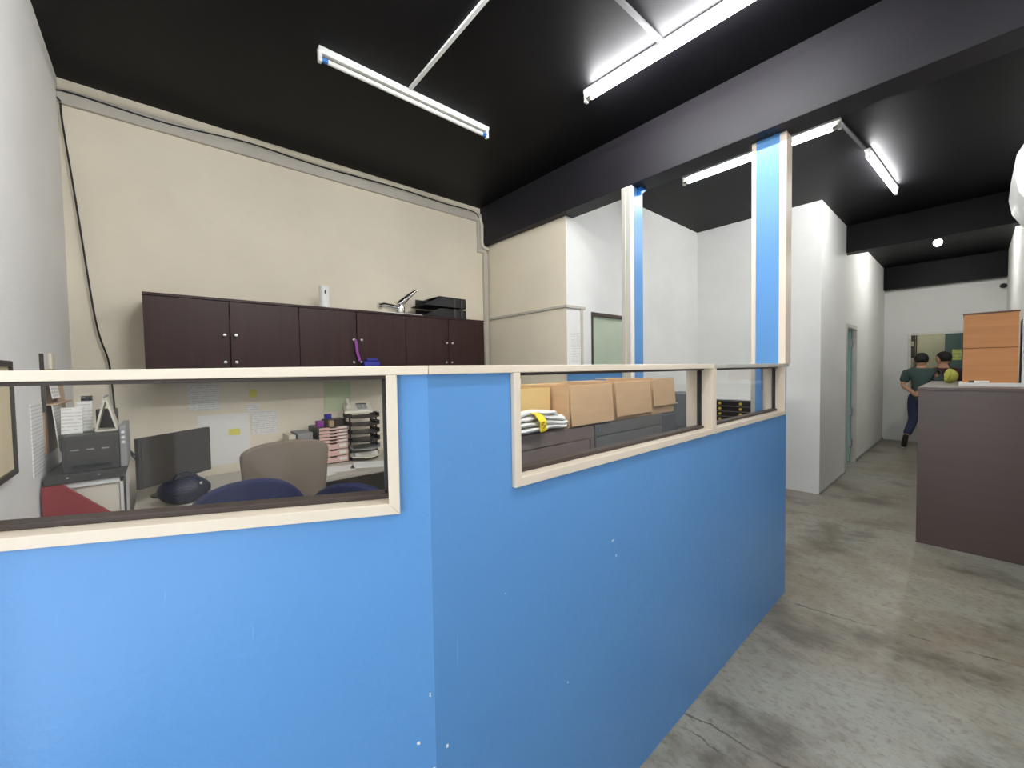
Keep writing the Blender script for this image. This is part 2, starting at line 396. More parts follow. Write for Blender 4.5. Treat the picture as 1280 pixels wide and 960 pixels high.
window_unit(4, 'short narrow window beside the blue post', 1.940, 2.958, (0, YA, 0), 0, 'cream_trim', jl=False, rw=.027)
# angled run towards the left wall
RZ = math.atan2(-.465, .885); LEN = .965
P2 = tag(empty('wall_partition_angled', (XA, YA, 0), RZ), 'angled blue painted partition wall with window onto the desks', kind='structure')
def e0(v): return -v * TAN
pf = bm_new(); UL = -.93; UR = -.065
prism(pf, [(-LEN, 0), (0, 0), (e0(T), T), (-LEN - .05, T)], 0, 1.172)
prism(pf, [(UR, 0), (0, 0), (e0(T), T), (UR, T)], 1.172, ZC0)
bmesh.ops.remove_doubles(pf, verts=pf.verts[:], dist=1e-5)
obj('blue_panel', pf, 'blue_paint', P2)
obj('cap_rail', cap_prism([(-LEN, -.012), (e0(-.012) - .0012, -.012), (e0(T + .012) - .0012, T + .012), (-LEN - .05, T + .012)]), 'cream_trim', P2)
window_unit(5, 'wide window in the angled blue partition showing the desks', -LEN + .04, UR - .023, (XA, YA, 0), RZ, 'cream_trim')
obj('paint_chip', B(-.008, -.002, -.0012, 0, .565, .578), 'paper_white', P2); obj('paint_chip', B(-.042, -.035, -.0012, 0, .64, .646), 'paper_white', P2); obj('paint_chip', B(-.012, -.009, -.0012, 0, .745, .754), 'paper_white', P2)
obj('paint_chip', B(.475, .48, YA - .0012, YA, .605, .612), 'paper_white', P1)
# posts standing between partition and beam
c1 = tag(empty('column_1', (2.93, .785, 0)), 'wide blue panelled post with white metal edges at the partition end', kind='structure')
bm = B(.004, .106, .026, .156, ZC1, 2.912); bx(bm, .004, .106, .122, .156, 0, ZC1); obj('blue_panel', bm, 'blue_paint', c1)
obj('edge_trim', B(0, .112, -.012, .026, ZC1, 2.910, bev=.003), 'cream_trim', c1)
bm = B(0, .112, .156, .182, ZC1 - .0, 2.908, bev=.003); obj('edge_trim', bm, 'cream_trim', c1)
obj('lower_trim', B(0, .112, .156, .182, 0, ZC1, bev=.003), 'aluminium', c1)
c2 = tag(empty('column_2', (2.838, 1.79, 0)), 'narrow blue post with grey metal channel on its side', kind='structure')
obj('blue_panel', B(.022, .170, .004, .086, 0, 2.912), 'blue_paint', c2)
obj('edge_trim', B(-.004, .022, .012, .09, 0, 2.912, bev=.003), 'aluminium', c2)
obj('edge_trim', B(.0, .034, -.002, .012, 0, 2.912, bev=.003), 'white_plastic', c2)
obj('channel_lip', B(-.012, .01, .050, .062, 0, 2.90, bev=.003), 'trunking_grey', c2)
obj('bracket', prism(bm_new(), [(.09, 2.85), (.18, 2.912), (.09, 2.912)], .0, -.03, 'y'), 'blue_cap', c2)
lp = tag(empty('wall_low_partition', (2.87, 1.88, 0)), 'low blue partition between the narrow post and the corner room', kind='structure')
obj('blue_panel', B(0, .08, 0, .62, 0, 1.445), 'blue_paint', lp); obj('cap_rail', B(-.01, .09, 0, .645, 1.445, 1.465, bev=.002), 'cream_trim', lp)
bx_ = obj('side_post', B(0, .08, .62, .645, 0, 1.445), 'cream_trim', lp)

# ---------------------------------------------------------------- lamps
def tube_lamp(label, x, y, L, rz, lit=True, mat='tube_lit'):
    """ceiling batten: local x along the tube, origin at the ceiling"""
    o = thing('tube_lamp', label, 'lamp', (x, y, HC), rz, None)
    obj('batten_body', prism(bm_new(), [(-.022, 0), (.022, 0), (.022, -.018), (.012, -.032), (-.012, -.032), (-.022, -.018)], -L / 2, L / 2, 'x', bev=.001), 'white_plastic', o)
    R = .0135; zt = -.060
    t = obj('tube', lathe(bm_new(), [(R, -L / 2 + .035), (R, L / 2 - .035)], (0, 0, zt), 14, 'x'), mat if lit else 'tube_off', o, True)
    for s in (-1, 1):
        hx = s * (L / 2 - .008)
        obj('lamp_holder', B(hx - .010, hx + .010, -.014, .014, -.080, -.005, bev=.003), 'white_plastic', o)
        a, b = sorted((s * (L / 2 - .018), s * (L / 2 - .05)))
        obj('tube_cap', lathe(bm_new(), [(R + .001, a), (R + .001, b)], (0, 0, zt), 14, 'x'), 'silver_knob' if lit else 'blue_cap', o, True)
    return o
tube_lamp('unlit white tube lamp with blue tube ends, fed by a white conduit', 1.352, 2.475, 1.21, 0, False)
tube_lamp('lit tube lamp hung crosswise near the wide beam above the office', 2.225, 1.13, 1.21, PI / 2 + .03)
tube_lamp('lit tube lamp behind the wide beam, crossing behind the blue post', 3.91, 1.29, 1.21, PI / 2, mat='tube_lit_old')
tube_lamp('lit tube lamp running lengthwise above the corridor floor', 5.25, .60, 1.25, -.05, mat='tube_lit_old')
tube_lamp('added unseen tube lamp brightening the room beyond the far window', 11.45, .55, 1.21, PI / 2, mat='tube_lit_old')  # added lamp, out of view, to lift the dark back room
tube_lamp('lit tube lamp over the angled partition, wired to the lamp near the wide beam', .70, 1.17, 1.21, PI / 2)
tube_lamp('lit tube lamp over the aisle beside the blue partition', 1.05, .10, 1.21, 0, mat='tube_lit_new')
def conduit(label, mat, pts, w=.012, cat='conduit'):
    bm = bm_new()
    for a, b in zip(pts, pts[1:]):
        a, b = Vector(a), Vector(b); d = (b - a).normalized(); n = Vector((-d.y, d.x, 0)) * w
        prism(bm, [(a + n).xy[:], (b + n).xy[:], (b - n).xy[:], (a - n).xy[:]], HC - .014, HC)
    return tag(obj('wiring_conduit', bm, mat), label, cat)
conduit('white wiring conduit crossing the black ceiling to the unlit lamp', 'white_plastic', [(1.30, 2.44, 0), (1.27, .40, 0)], .011)
conduit('grey conduit reaching the middle of the lamp above the office', 'conduit_grey', [(2.19, 1.19, 0), (.735, 1.21, 0)])
conduit('grey conduit joining the two lamps behind the beam', 'conduit_grey', [(3.93, .70, 0), (4.60, .645, 0)])
bl = thing('ceiling_bulb', 'small bright round bulb lamp beyond the corridor beam', 'lamp', (8.45, .373, HC))
obj('bulb_base', lathe(bm_new(), [(.05, 0), (.05, -.02), (.022, -.03), (.022, -.07)], (0, 0, 0), 16), 'white_plastic', bl, True)
obj('bulb', lathe(bm_new(), [(.018, -.07), (.04, -.10), (.045, -.125), (.035, -.155), (.012, -.17)], (0, 0, 0), 16), 'bulb_lit', bl, True)

# ---------------------------------------------------------------- trunking, pipes and cables on the walls
tr = thing('cable_trunking', 'pale grey cable trunking running along the top of the cream wall', 'trunking', (0, YB - .0015, 0))
obj('trunk', B(XL, 2.83, -.028, 0, 3.165, 3.255, bev=.003), 'trunking_grey', tr)
obj('drop', B(2.775, 2.83, -.028, 0, 2.86, 3.165, bev=.003), 'trunking_grey', tr)
obj('elbow', B(2.775, 2.90, -.028, 0, 2.82, 2.86, bev=.003), 'trunking_grey', tr)
obj('riser', B(2.85, 2.905, -.035, 0, .02, 2.82, bev=.003), 'trunking_grey', tr)
tag(obj('wall_pipe', tube(bm_new(), [(2.79, YB - .05, 3.20), (2.82, YB - .05, 3.12), (2.815, YB - .05, 2.93), (2.83, YB - .05, 2.885), (2.87, YB - .05, 2.87), (2.905, YB - .05, 2.87)], .018, 10), 'offwhite_plastic', None, True), 'cream elbow pipe bending round the beam end at the cream wall', 'pipe')
def cable(name, pts, r, label, mat='cable_black'):
    # smooth the pts
    P = [Vector(p) for p in pts]; out = []
    for i in range(len(P) - 1):
        p0, p1, p2, p3 = P[max(i - 1, 0)], P[i], P[i + 1], P[min(i + 2, len(P) - 1)]
        for k in range(6):
            t = k / 6; out.append(.5 * ((2 * p1) + (-p0 + p2) * t + (2 * p0 - 5 * p1 + 4 * p2 - p3) * t * t + (-p0 + 3 * p1 - 3 * p2 + p3) * t ** 3))
    out.append(P[-1]); return tag(obj(name, tube(bm_new(), out, r, 6), mat, None, True), label, 'cable')
yc = YB - .034
cable('hanging_cable', [(-.39, yc, 3.158), (-.385, yc, 3.03), (-.348, yc, 2.595), (-.287, yc, 1.846), (-.238, yc, 1.588), (-.225, yc, 1.404), (-.211, yc, 1.164), (-.167, yc, .997), (-.10, yc, .86), (-.06, yc, .76)], .0055, 'dark cable hanging down the cream wall from the trunking corner')
cable('trunking_cable', [(-.39, yc, 3.168), (-.385, yc - .002, 3.235), (.1, yc, 3.225), (.6, yc, 3.262), (1.1, yc, 3.245), (1.8, yc, 3.262), (2.3, yc, 3.248), (2.70, yc, 3.255), (2.79, yc, 3.20)], .005, 'thin black cable lying along the trunking face')
tcab = bpy.data.objects['trunking_cable']; tcab.name = 'cable'; tcab.parent = tr; tcab.location = (0, -YB + .0015, 0)
for k_ in ('label', 'category'): del tcab[k_]
cable('desk_cable', [(-.20, YB - .02, 1.06), (-.12, YB - .03, .93), (-.03, YB - .06, .86), (.05, YB - .08, .79), (.09, YB - .12, .757)], .005, 'black cable looping to the desk behind the monitor')
tag(obj('surface_conduit', B(2.901, 2.919, 2.545, 3.69, 2.062, 2.085, bev=.002), 'trunking_grey'), 'thin conduit strip along the cream side of the corner room', 'conduit')
pp = thing('surface_conduit', 'thin conduit strip turning down beside the printed notice', 'conduit', (2.92, 2.539, 0))
obj('strip', B(-.018, .262, -.018, 0, 2.062, 2.085, bev=.002), 'trunking_grey', pp)
obj('drop', B(.20, .222, -.018, 0, 1.40, 2.062, bev=.002), 'trunking_grey', pp)
tag(obj('wall_notice', B(2.985, 3.105, 2.536, 2.5395, 1.56, 1.835), 'paper_printed'), 'printed notice sheet taped beside the pale green door', 'notice')

# ---------------------------------------------------------------- wall cabinets
CY0, CY1, CZ0, CZ1 = 3.38, 3.74, 1.46, 2.0
edges = [-.056, .385, .822, 1.255, 1.695, 2.145, 2.580]
cl = ['dark brown wall cabinet with silver knobs, beside the hanging cable', 'dark brown wall cabinet with a purple strap on its knob', 'dark brown wall cabinet under the stacked black trays']
for u in range(3):
    x0, xm, x1 = edges[2 * u], edges[2 * u + 1], edges[2 * u + 2]
    c = thing('wall_cabinet', cl[u], 'cabinet', (x0, CY0, CZ0), 0, 'dark wall cabinets above the desks')
    W = x1 - x0; D = CY1 - CY0; Hh = CZ1 - CZ0; xm -= x0
    bm = B(.001, W - .001, .022, D, 0, Hh - .018); obj('body', bm, 'dark_laminate', c)
    obj('top_panel', B(0, W, -.004, D, Hh - .017, Hh, bev=.001), 'dark_laminate', c)
    for (a, b, kx) in ((.002, xm - .003, xm - .032), (xm + .003, W - .002, xm + .032)):
        d = obj('door', B(a, b, 0, .020, .003, Hh - .020, bev=.001), 'dark_laminate', c)
        kn = [(.004, 0), (.004, -.012), (.011, -.014), (.013, -.021), (.009, -.027), (.002, -.028)]
        obj('knob', lathe(bm_new(), kn, (kx, 0, .29), 14, 'y'), 'silver_knob', d, True)
        obj('lock', lathe(bm_new(), [(.010, 0), (.010, -.008), (.003, -.009)], (kx, 0, .105), 12, 'y'), 'silver_knob', d, True)
st = bm_new(); pts = [(1.232, 1.752), (1.240, 1.70), (1.243, 1.65), (1.256, 1.60), (1.262, 1.575)]
for (a, b), (c_, d_) in zip(pts, pts[1:]): prism(st, [(a - .012, b), (a + .010, b), (c_ + .010, d_), (c_ - .012, d_)], CY0 - .034, CY0 - .030, 'y')
tag(obj('strap', st, 'purple_strap'), 'purple strap hanging from a silver cabinet knob', 'strap')
pu = thing('pouch', 'dark blue pouch hanging from a cabinet lock', 'pouch', (1.36, CY0, 1.45))
obj('body', B(-.07, .07, -.05, -.012, 0, .125, bev=.012), 'blue_pouch', pu, True); obj('flap', B(-.045, .045, -.055, -.012, .122, .145, bev=.006), 'blue_pouch', pu, True)
# things on top of the cabinets
ds = thing('dispenser', 'white plastic dispenser bottle standing on the dark wall cabinets', 'dispenser', (1.045, 3.50, CZ1))
obj('body', lathe(bm_new(), [(.040, 0), (.041, .01), (.037, .07), (.036, .11), (.040, .165), (.041, .185), (.030, .186), (.028, .165), (.001, .16)], seg=22), 'white_plastic', ds, True)
obj('window_slot', ellipsoid(bm_new(), (-.004, -.037, .135), (.006, .004, .018), 10), 'dark_grey_plastic', ds, True)
tag(obj('white_board', B(1.50, 1.945, 3.42, 3.60, CZ1, CZ1 + .012, bev=.002), 'white_plastic'), 'thin white board lying under the chrome tap', 'board')
fc = thing('tap', 'chrome mixer tap lying on the white board', 'tap', (1.66, 3.50, CZ1 + .012)); fc.scale = (1.2, 1.2, 1.2)
obj('body', lathe(bm_new(), [(.030, 0), (.034, .01), (.032, .05), (.026, .075), (.01, .082)], (.04, 0, 0), 18), 'chrome', fc, True)
obj('spout', tube(bm_new(), [(.03, 0, .04), (-.04, -.01, .05), (-.10, -.02, .055), (-.125, -.022, .05)], .02, 12, [.024, .022, .02, .019]), 'chrome', fc, True)
obj('lever', tube(bm_new(), [(.02, 0, .075), (.06, 0, .10), (.11, 0, .145), (.165, 0, .19), (.185, 0, .20)], .02, 12, [.020, .026, .020, .012, .009]), 'chrome', fc, True)
obj('nut', lathe(bm_new(), [(.022, -.012), (.022, .012)], (-.135, -.023, .045), 12, 'x'), 'chrome', fc, True)
lt = thing('letter_tray', 'two stacked black letter trays on the dark wall cabinets', 'tray', (2.13, 3.53, CZ1))
for k in range(2):
    z = .004 + k * .10; bm = bm_new(); x0, x1 = -.24, .25
    bx(bm, x0, x1, -.12, .12, z, z + .006); bx(bm, x0 + .05, x1, .114, .12, z, z + .085)
    prism(bm, [(x0, z), (x1, z), (x1, z + .085), (x0 + .18, z + .085)], -.12, -.114, 'y')
    prism(bm, [(x0, z), (x1, z), (x1, z + .085), (x0 + .18, z + .085)], .108, .114, 'y')
    bx(bm, x1 - .006, x1, -.12, .12, z, z + .085)
    obj('tray', bm, 'black_plastic', lt)
    for xx in (.10, .18):
        obj('rib', B(xx, xx + .022, -.128, -.12, z, z + .09, bev=.002), 'dark_grey_plastic', lt)
obj('tray_lid', prism(bm_new(), [(-.10, .192), (.25, .192), (.25, .202), (-.06, .206)], -.12, .12, 'y'), 'black_plastic', lt)

# ---------------------------------------------------------------- desks
def desk(name, label, x0, x1, y0, y1, h=.74):
    d = thing(name, label, 'desk', ((x0 + x1) / 2, (y0 + y1) / 2, 0)); a, b = (x1 - x0) / 2, (y1 - y0) / 2
    obj('desktop', B(-a, a, -b, b, h - .028, h, bev=.003), 'grey_laminate', d)
    for s in (-1, 1): obj('side_panel', B(*sorted((s * a, s * (a - .022))), -b + .03, b - .03, 0, h - .028), 'grey_laminate', d)
    obj('back_panel', B(-a + .022, a - .022, b - .06, b - .042, .2, h - .028), 'grey_laminate', d); return d
desk('office_desk', 'grey laminate desk carrying the monitor', -.125, .225, 2.45, 3.70)
desk('office_desk', 'grey laminate desk carrying the drawer unit and trays', .235, 2.1, 2.99, 3.70)
# monitor with its screen turned towards the chairs
mo = thing('monitor', 'dark flat monitor standing on the desk', 'monitor', (.07, 3.29, .74), math.radians(44))
obj('bezel', B(-.245, .245, -.016, .012, .092, .385, bev=.004), 'dark_grey_plastic', mo); obj('screen', B(-.233, .233, -.0185, -.0165, .112, .373), 'screen_dark', mo)
obj('stand', B(-.03, .03, .012, .04, .008, .25, bev=.004), 'black_plastic', mo); obj('base', lathe(bm_new(), [(.11, 0), (.11, .006), (.09, .012)], (0, .03, 0), 24), 'black_plastic', mo, True)
bg = thing('bag', 'dark navy bag slumped on the desk before the monitor', 'bag', (.095, 3.02, .74))
obj('body', ellipsoid(bm_new(), (0, 0, .075), (.125, .085, .078), 20, lambda p: (p.x, p.y * (1 - .2 * p.z), max(p.z, -.96) * (1 + .12 * math.sin(5 * p.x) * (p.z > 0)))), 'dark_navy', bg, True)
obj('buckle', lathe(bm_new(), [(.008, 0), (.008, -.006), (.002, -.008)], (.075, -.068, .115), 10, 'y'), 'silver_knob', bg, True)
obj('handle', tube(bm_new(), [(-.05, 0, .14), (-.03, 0, .172), (.03, 0, .178), (.06, 0, .145)], .006, 8), 'dark_navy', bg, True)
def sheet(label, x, y, z, w, h, rz, mat='paper_white', name='paper_sheet', grp='sheets lying on the desks', n=1):
    o = obj(name, B(-w / 2, w / 2, -h / 2, h / 2, 0, .0015 * n), mat); o.location = (x, y, z); o.rotation_euler = (0, 0, rz); return tag(o, label, 'paper', grp)
sheet('white document lying in front of the navy bag', .11, 2.86, .741, .25, .14, .12, 'paper_white', n=3)
sheet('small olive paper lying left of the white document', -.06, 2.98, .741, .09, .06, .2, 'tan_paper')
sheet('white sheet lying before the pink drawer unit', .99, 3.22, .741, .29, .21, -.25)
sheet('white sheet lying before the stacked dark trays', 1.25, 3.19, .741, .25, .22, -.5)
sheet('white sheet slipped half under its neighbour beside the tall chair', .86, 3.14, .7402, .16, .20, .35)
# pink drawer unit with eight drawers
du = thing('drawer_unit', 'small desktop drawer unit with pale pink drawers', 'drawer unit', (.945, 3.43, .74))
obj('body', B(0, .235, .006, .28, 0, .30, bev=.003), 'dark_grey_plastic', du)
z = .010
for k in range(8):
    hh = .052 if k < 3 else .024
    d = bm_new(); prism(d, [(.008, z), (.227, z), (.227, z + hh - .004), (.150, z + hh - .004), (.135, z + hh - .014), (.095, z + hh - .014), (.080, z + hh - .004), (.008, z + hh - .004)], -.006, .02, 'y')
    dr = obj('drawer', d, 'pink_plastic', du); obj('label_strip', B(.158, .215, -.0068, -.006, z + hh * .25, z + hh * .7), 'paper_white', dr); z += hh + .0025
# boxes and phone on top of it
def small_box(label, x, y, z, w, d, h, mat, rz=0, cat='box', name='small_box'):
    o = obj(name, B(-w / 2, w / 2, -d / 2, d / 2, 0, h, bev=.002), mat); o.location = (x, y, z); o.rotation_euler = (0, 0, rz); return tag(o, label, cat)
small_box('dark brown card box on the pink drawer unit', 1.10, 3.56, 1.04, .15, .12, .055, 'brown_bead')
small_box('small purple box at the edge of the pink drawer unit', .985, 3.53, 1.04, .05, .06, .05, 'purple_strap')
small_box('small blue box resting on the dark brown card box', 1.065, 3.58, 1.0955, .05, .04, .04, 'blue_pouch')
small_box('tan card tin at the front of the pink drawer unit', 1.055, 3.465, 1.04, .035, .035, .05, 'tan_paper')
small_box('low grey box file standing left of the pink drawer unit', .86, 3.58, .74, .11, .22, .27, 'grey_plastic')
small_box('slim pale box standing beside the grey box file', .77, 3.58, .74, .05, .2, .26, 'offwhite_plastic')
# tiered desk trays
tt = thing('tray_tower', 'tower of dark curved letter trays below the phone', 'tray', (1.31, 3.44, .74))
for k in range(6):
    z = .03 + k * .066; t = bmesh.new(); nseg = 10
    P = [(-.12, .14), (-.12, -.06)] + [(-.12 + .24 * (j / nseg), -.06 - .075 * math.sin(PI * j / nseg)) for j in range(1, nseg)] + [(.12, -.06), (.12, .14)]
    bm = prism(bm_new(), P, z, z + .008)
    bx(bm, -.12, -.115, -.06, .14, z, z + .035); bx(bm, .115, .12, -.06, .14, z, z + .035)
    t.free(); obj('tray', bm, ['offwhite_plastic', 'grey_plastic', 'black_plastic', 'black_plastic', 'brown_bead', 'brown_bead'][k], tt)
for sx in (-.112, .112): obj('tray_post', lathe(bm_new(), [(.007, 0), (.007, .40)], (sx, .0, 0), 10), 'black_plastic', tt, True)
for sx in (-.112, .112): obj('tray_post', lathe(bm_new(), [(.007, 0), (.007, .40)], (sx, .12, 0), 10), 'black_plastic', tt, True)
small_box('white paper stack in the lowest dark tray', 1.31, 3.46, .7785, .19, .16, .03, 'paper_white', cat='paper', name='paper_stack')
ph = thing('desk_phone', 'off-white desk phone on top of the tray tower', 'phone', (1.27, 3.45, 1.141), -.25)
obj('phone_body', prism(bm_new(), [(-.09, 0), (.09, 0), (.09, .075), (-.09, .02)], -.11, .11, 'x', bev=.004), 'offwhite_plastic', ph)
obj('handset', tube(bm_new(), [(-.078, -.085, .055), (-.078, -.05, .068), (-.078, .05, .092), (-.078, .085, .100)], .018, 10, [.022, .015, .015, .022]), 'offwhite_plastic', ph, True)
for r in range(4):
    for c_ in range(3):
        obj('key', B(-.005 + c_ * .028, .015 + c_ * .028, -.062 + r * .026, -.046 + r * .026, .034 + r * .0075, .044 + r * .0078), 'grey_plastic', ph)
obj('display', B(-.01, .075, .05, .075, .060, .073), 'dark_grey_plastic', ph)

# ---------------------------------------------------------------- chairs
def office_chair(label, x, y, rz, mat, w, top, low, arc, seat_h=.45):
    """local: the sitter faces +y, so the back of the backrest faces -y"""
    c = thing('office_chair', label, 'chair', (x, y, 0), rz, 'office chairs behind the angled partition')
    obj('seat', B(-.23, .23, -.20, .24, seat_h, seat_h + .07, bev=.03), mat, c, True)
    n = 14; P = [(-w * .42, low), (w * .42, low)]
    for j in range(n + 1):
        a = PI * j / n; P.append((w / 2 * math.copysign(abs(math.cos(a)) ** .85, math.cos(a)), top - arc + arc * math.sin(a) ** .9 if 0 < j < n else top - arc))
    t = bm_new(); prism(t, P, -.03, .03, 'y', bev=.012)
    for v in t.verts: v.co.y += -.27 + .5 * v.co.x ** 2 - .06 * (v.co.z - low)
    obj('backrest', t, mat, c, True)
    obj('back_bracket', tube(bm_new(), [(0, -.05, seat_h - .01), (0, -.24, seat_h - .01), (0, -.315, seat_h + .06), (0, -.315, low + .08)], .018, 8), 'black_plastic', c, True)
    obj('gas_column', lathe(bm_new(), [(.03, .09), (.03, .28), (.018, .28), (.018, seat_h)], seg=12), 'black_plastic', c, True)
    b = obj('star_base', lathe(bm_new(), [(.045, .07), (.045, .11), (.03, .12)], seg=14), 'black_plastic', c, True)
    for k in range(5):
        a = 2 * PI * k / 5 + .3; dx, dy = math.cos(a), math.sin(a)
        obj('leg', tube(bm_new(), [(.03 * dx, .03 * dy, .095), (.235 * dx, .235 * dy, .07)], .018, 8, [.022, .014]), 'black_plastic', c, True)
        obj('caster', lathe(bm_new(), [(.026, -.02), (.028, 0), (.026, .02)], (.235 * dx, .235 * dy, .028), 12, 'x'), 'black_plastic', c, True)
    return c
office_chair('tall office chair with taupe grey backrest facing the desk', .50, 2.70, .02, 'taupe_fabric', .42, 1.125, .60, .07)
office_chair('navy office chair with rounded backrest, the taller navy one', .235, 2.05, 0, 'navy_fabric', .42, 1.09, .62, .20)
office_chair('low navy office chair with only its rounded top showing', .88, 2.22, -.75, 'navy_fabric', .44, .94, .50, .2, .40)

# ---------------------------------------------------------------- papers and board on the walls
def wall_sheet(label, x0, x1, z0, z1, mat, cat='paper', tilt=0, yy=YB):
    o = obj('wall_paper_sheet', B(-(x1 - x0) / 2, (x1 - x0) / 2, -.002, 0, -(z1 - z0) / 2, (z1 - z0) / 2), mat); o.location = ((x0 + x1) / 2, yy - .001, (z0 + z1) / 2); o.rotation_euler = (0, tilt, 0)
    return tag(o, label, cat, 'papers taped to the cream wall')
wall_sheet('pale green sheet taped to the cream wall above the phone', 1.09, 1.32, 1.14, 1.40, 'paper_green')
wall_sheet('yellow note stuck high on the cream wall', .534, .585, 1.295, 1.36, 'paper_yellow')
wall_sheet('small printed slip taped under the high yellow note', .51, .60, 1.19, 1.245, 'paper_printed')
wall_sheet('printed sheet taped to the cream wall behind the tall chair', .545, .72, 1.00, 1.185, 'paper_printed')
wall_sheet('wide white sheet taped to the cream wall behind the monitor', .21, .53, .80, 1.18, 'paper_white')
wall_sheet('faint printed sheet taped on the cream wall under the cabinets', .16, .34, 1.22, 1.42, 'paper_printed')
o = obj('wall_paper_sheet', B(-.036, .036, -.002, 0, -.024, .024), 'paper_yellow'); o.location = (.43, YB - .004, 1.04); tag(o, 'yellow double note stuck on the wide white wall sheet', 'paper', 'papers taped to the cream wall')
# left wall: framed board, sheets and file rack
nb = thing('notice_board', 'cream notice board with a dark frame on the left wall', 'board', (XL, 1.80, 1.14))
obj('board', B(0, .012, -.45, .43, .02, .38), 'cream_plain', nb)
for a in ((-.47, .45, 0, .02), (-.47, .45, .38, .40)): obj('frame', B(0, .02, a[0], a[1], a[2], a[3], bev=.002), 'dark_grey_plastic', nb)
for y in (-.47, .43): obj('frame', B(0, .02, y, y + .02, .02, .38, bev=.002), 'dark_grey_plastic', nb)
tag(obj('hanging_sheet', B(XL, XL + .004, 2.58, 2.80, 1.06, 1.37), 'paper_printed'), 'long printed sheet hanging on the left wall beside the file rack', 'paper')
fr = thing('file_rack', 'dark wall rack stuffed with printed sheets on the left wall', 'rack', (XL, 2.82, 1.10))
obj('back_plate', B(0, .006, 0, .40, .02, .42), 'tan_paper', fr); obj('side_plate', B(0, .014, -.006, 0, .22, .49), 'dark_grey_plastic', fr); obj('shelf', B(0, .05, 0, .42, .25, .256), 'tan_paper', fr)
for k, (y0, y1, z0, z1, x, mt) in enumerate(((.02, .20, .28, .415, .03, 'paper_printed'), (.0, .22, .03, .25, .045, 'paper_printed'), (.21, .40, .10, .40, .03, 'tan_paper'), (.22, .34, .28, .41, .03, 'tan_paper'))):
    p = obj('sheet', prism(bm_new(), [(x, z0), (x + .004, z0), (x - .012, z1), (x - .016, z1)], y0, y1, 'y'), mt, fr)
tag(obj('wall_switch', B(XL, XL + .012, 3.02, 3.12, 1.52, 1.60, bev=.003), 'offwhite_plastic'), 'pale wall switch plate above the file rack', 'switch')
# ---------------------------------------------------------------- cabinet with printer in the left corner
wc = thing('low_cabinet', 'white open cabinet with a dark top in the corner by the left wall', 'cabinet', (-.392, 2.70, 0))
bm = B(0, .012, 0, .42, 0, 1.0); bx(bm, .238, .25, 0, .42, 0, 1.0); bx(bm, .012, .238, .408, .42, 0, 1.0); bx(bm, .012, .238, 0, .408, 0, .02); bx(bm, .012, .238, .01, .408, .62, .635); bx(bm, 0, .25, 0, .03, .975, 1.0)
obj('body', bm, 'white_plastic', wc); obj('top_panel', B(-.002, .258, -.012, .42, 1.0, 1.04, bev=.003), 'dark_grey_plastic', wc)
obj('front_panel', B(.014, .236, .012, .024, .02, .972), 'offwhite_plastic', wc)
obj('edge_strip', B(.250, .258, -.004, .01, 0, 1.0), 'dark_grey_plastic', wc)
for x in (.07, .17): obj('screw', lathe(bm_new(), [(.005, 0), (.005, -.003)], (x, -.012, 1.025), 8, 'y'), 'silver_knob', wc)
tag(obj('red_board', prism(bm_new(), [(-.396, 0), (-.148, 0), (-.148, .80), (-.335, 1.0), (-.396, 1.0)], 2.655, 2.68, 'y'), 'red_board'), 'dark red board with a cut corner leaning on the white cabinet', 'board')
pr = thing('printer', 'dark grey printer on the white corner cabinet', 'printer', (-.34, 2.71, 1.041))
obj('body', B(0, .19, 0, .33, 0, .17, bev=.006), 'dark_grey_plastic', pr); obj('front_panel', B(.015, .175, -.004, 0, .055, .15, bev=.001), 'screen_dark', pr); obj('output_slot', B(.03, .16, -.007, 0, .018, .035), 'black_plastic', pr)
obj('side_panel', B(.19, .215, .01, .32, 0, .20, bev=.004), 'grey_plastic', pr)
for k in range(3): obj('button', lathe(bm_new(), [(.007, 0), (.007, -.004), (.003, -.005)], (.203, .01, .12 + k * .024), 10, 'y'), 'white_plastic', pr, True)
for k in range(3): obj('label_mark', B(.03 + k * .05, .055 + k * .05, -.0055, -.004, .10, .106), 'grey_plastic', pr)
tc = thing('tent_calendar', 'triangular cream desk calendar standing on the printer', 'calendar', (-.198, 2.86, 1.212))
t = bm_new()
for (a, b) in (((-.038, 0), (.0, .165)), ((.038, 0), (.0, .165)), ((-.038, .0), (.038, .0))):
    n = Vector((-(b[1] - a[1]), b[0] - a[0])).normalized() * .004
    prism(t, [(a[0] - n.x, a[1] - n.y + .004), (a[0] + n.x, a[1] + n.y + .004), (b[0] + n.x, b[1] + n.y + .004), (b[0] - n.x, b[1] - n.y + .004)], -.06, .06, 'y')
obj('card', t, 'offwhite_plastic', tc); obj('binding', lathe(bm_new(), [(.006, -.062), (.006, .062)], (0, 0, .17), 8, 'y'), 'grey_plastic', tc)
small_box('brown box behind the triangular calendar', -.205, 2.98, 1.212, .08, .05, .10, 'brown_bead')
def card(label, x, y, w, h, mat, lean=.15):
    o = obj('printed_card', B(-w / 2, w / 2, -.004, .004, 0, h), mat); o.location = (x, y, 1.212); o.rotation_euler = (-lean, 0, 0); return tag(o, label, 'card', 'cards standing on the printer')
card('white printed card standing at the left end of the printer', -.312, 2.80, .07, .125, 'paper_printed'); card('white printed card leaning behind beside the calendar', -.277, 2.88, .055, .15, 'paper_printed')
tag(obj('black_tag', B(-.29, -.25, 2.915, 2.925, 1.36, 1.385), 'tag_black'), 'small black tag with a white mark clipped above the leaning card', 'tag')
bpy.data.objects['black_tag'].location.y = -.008

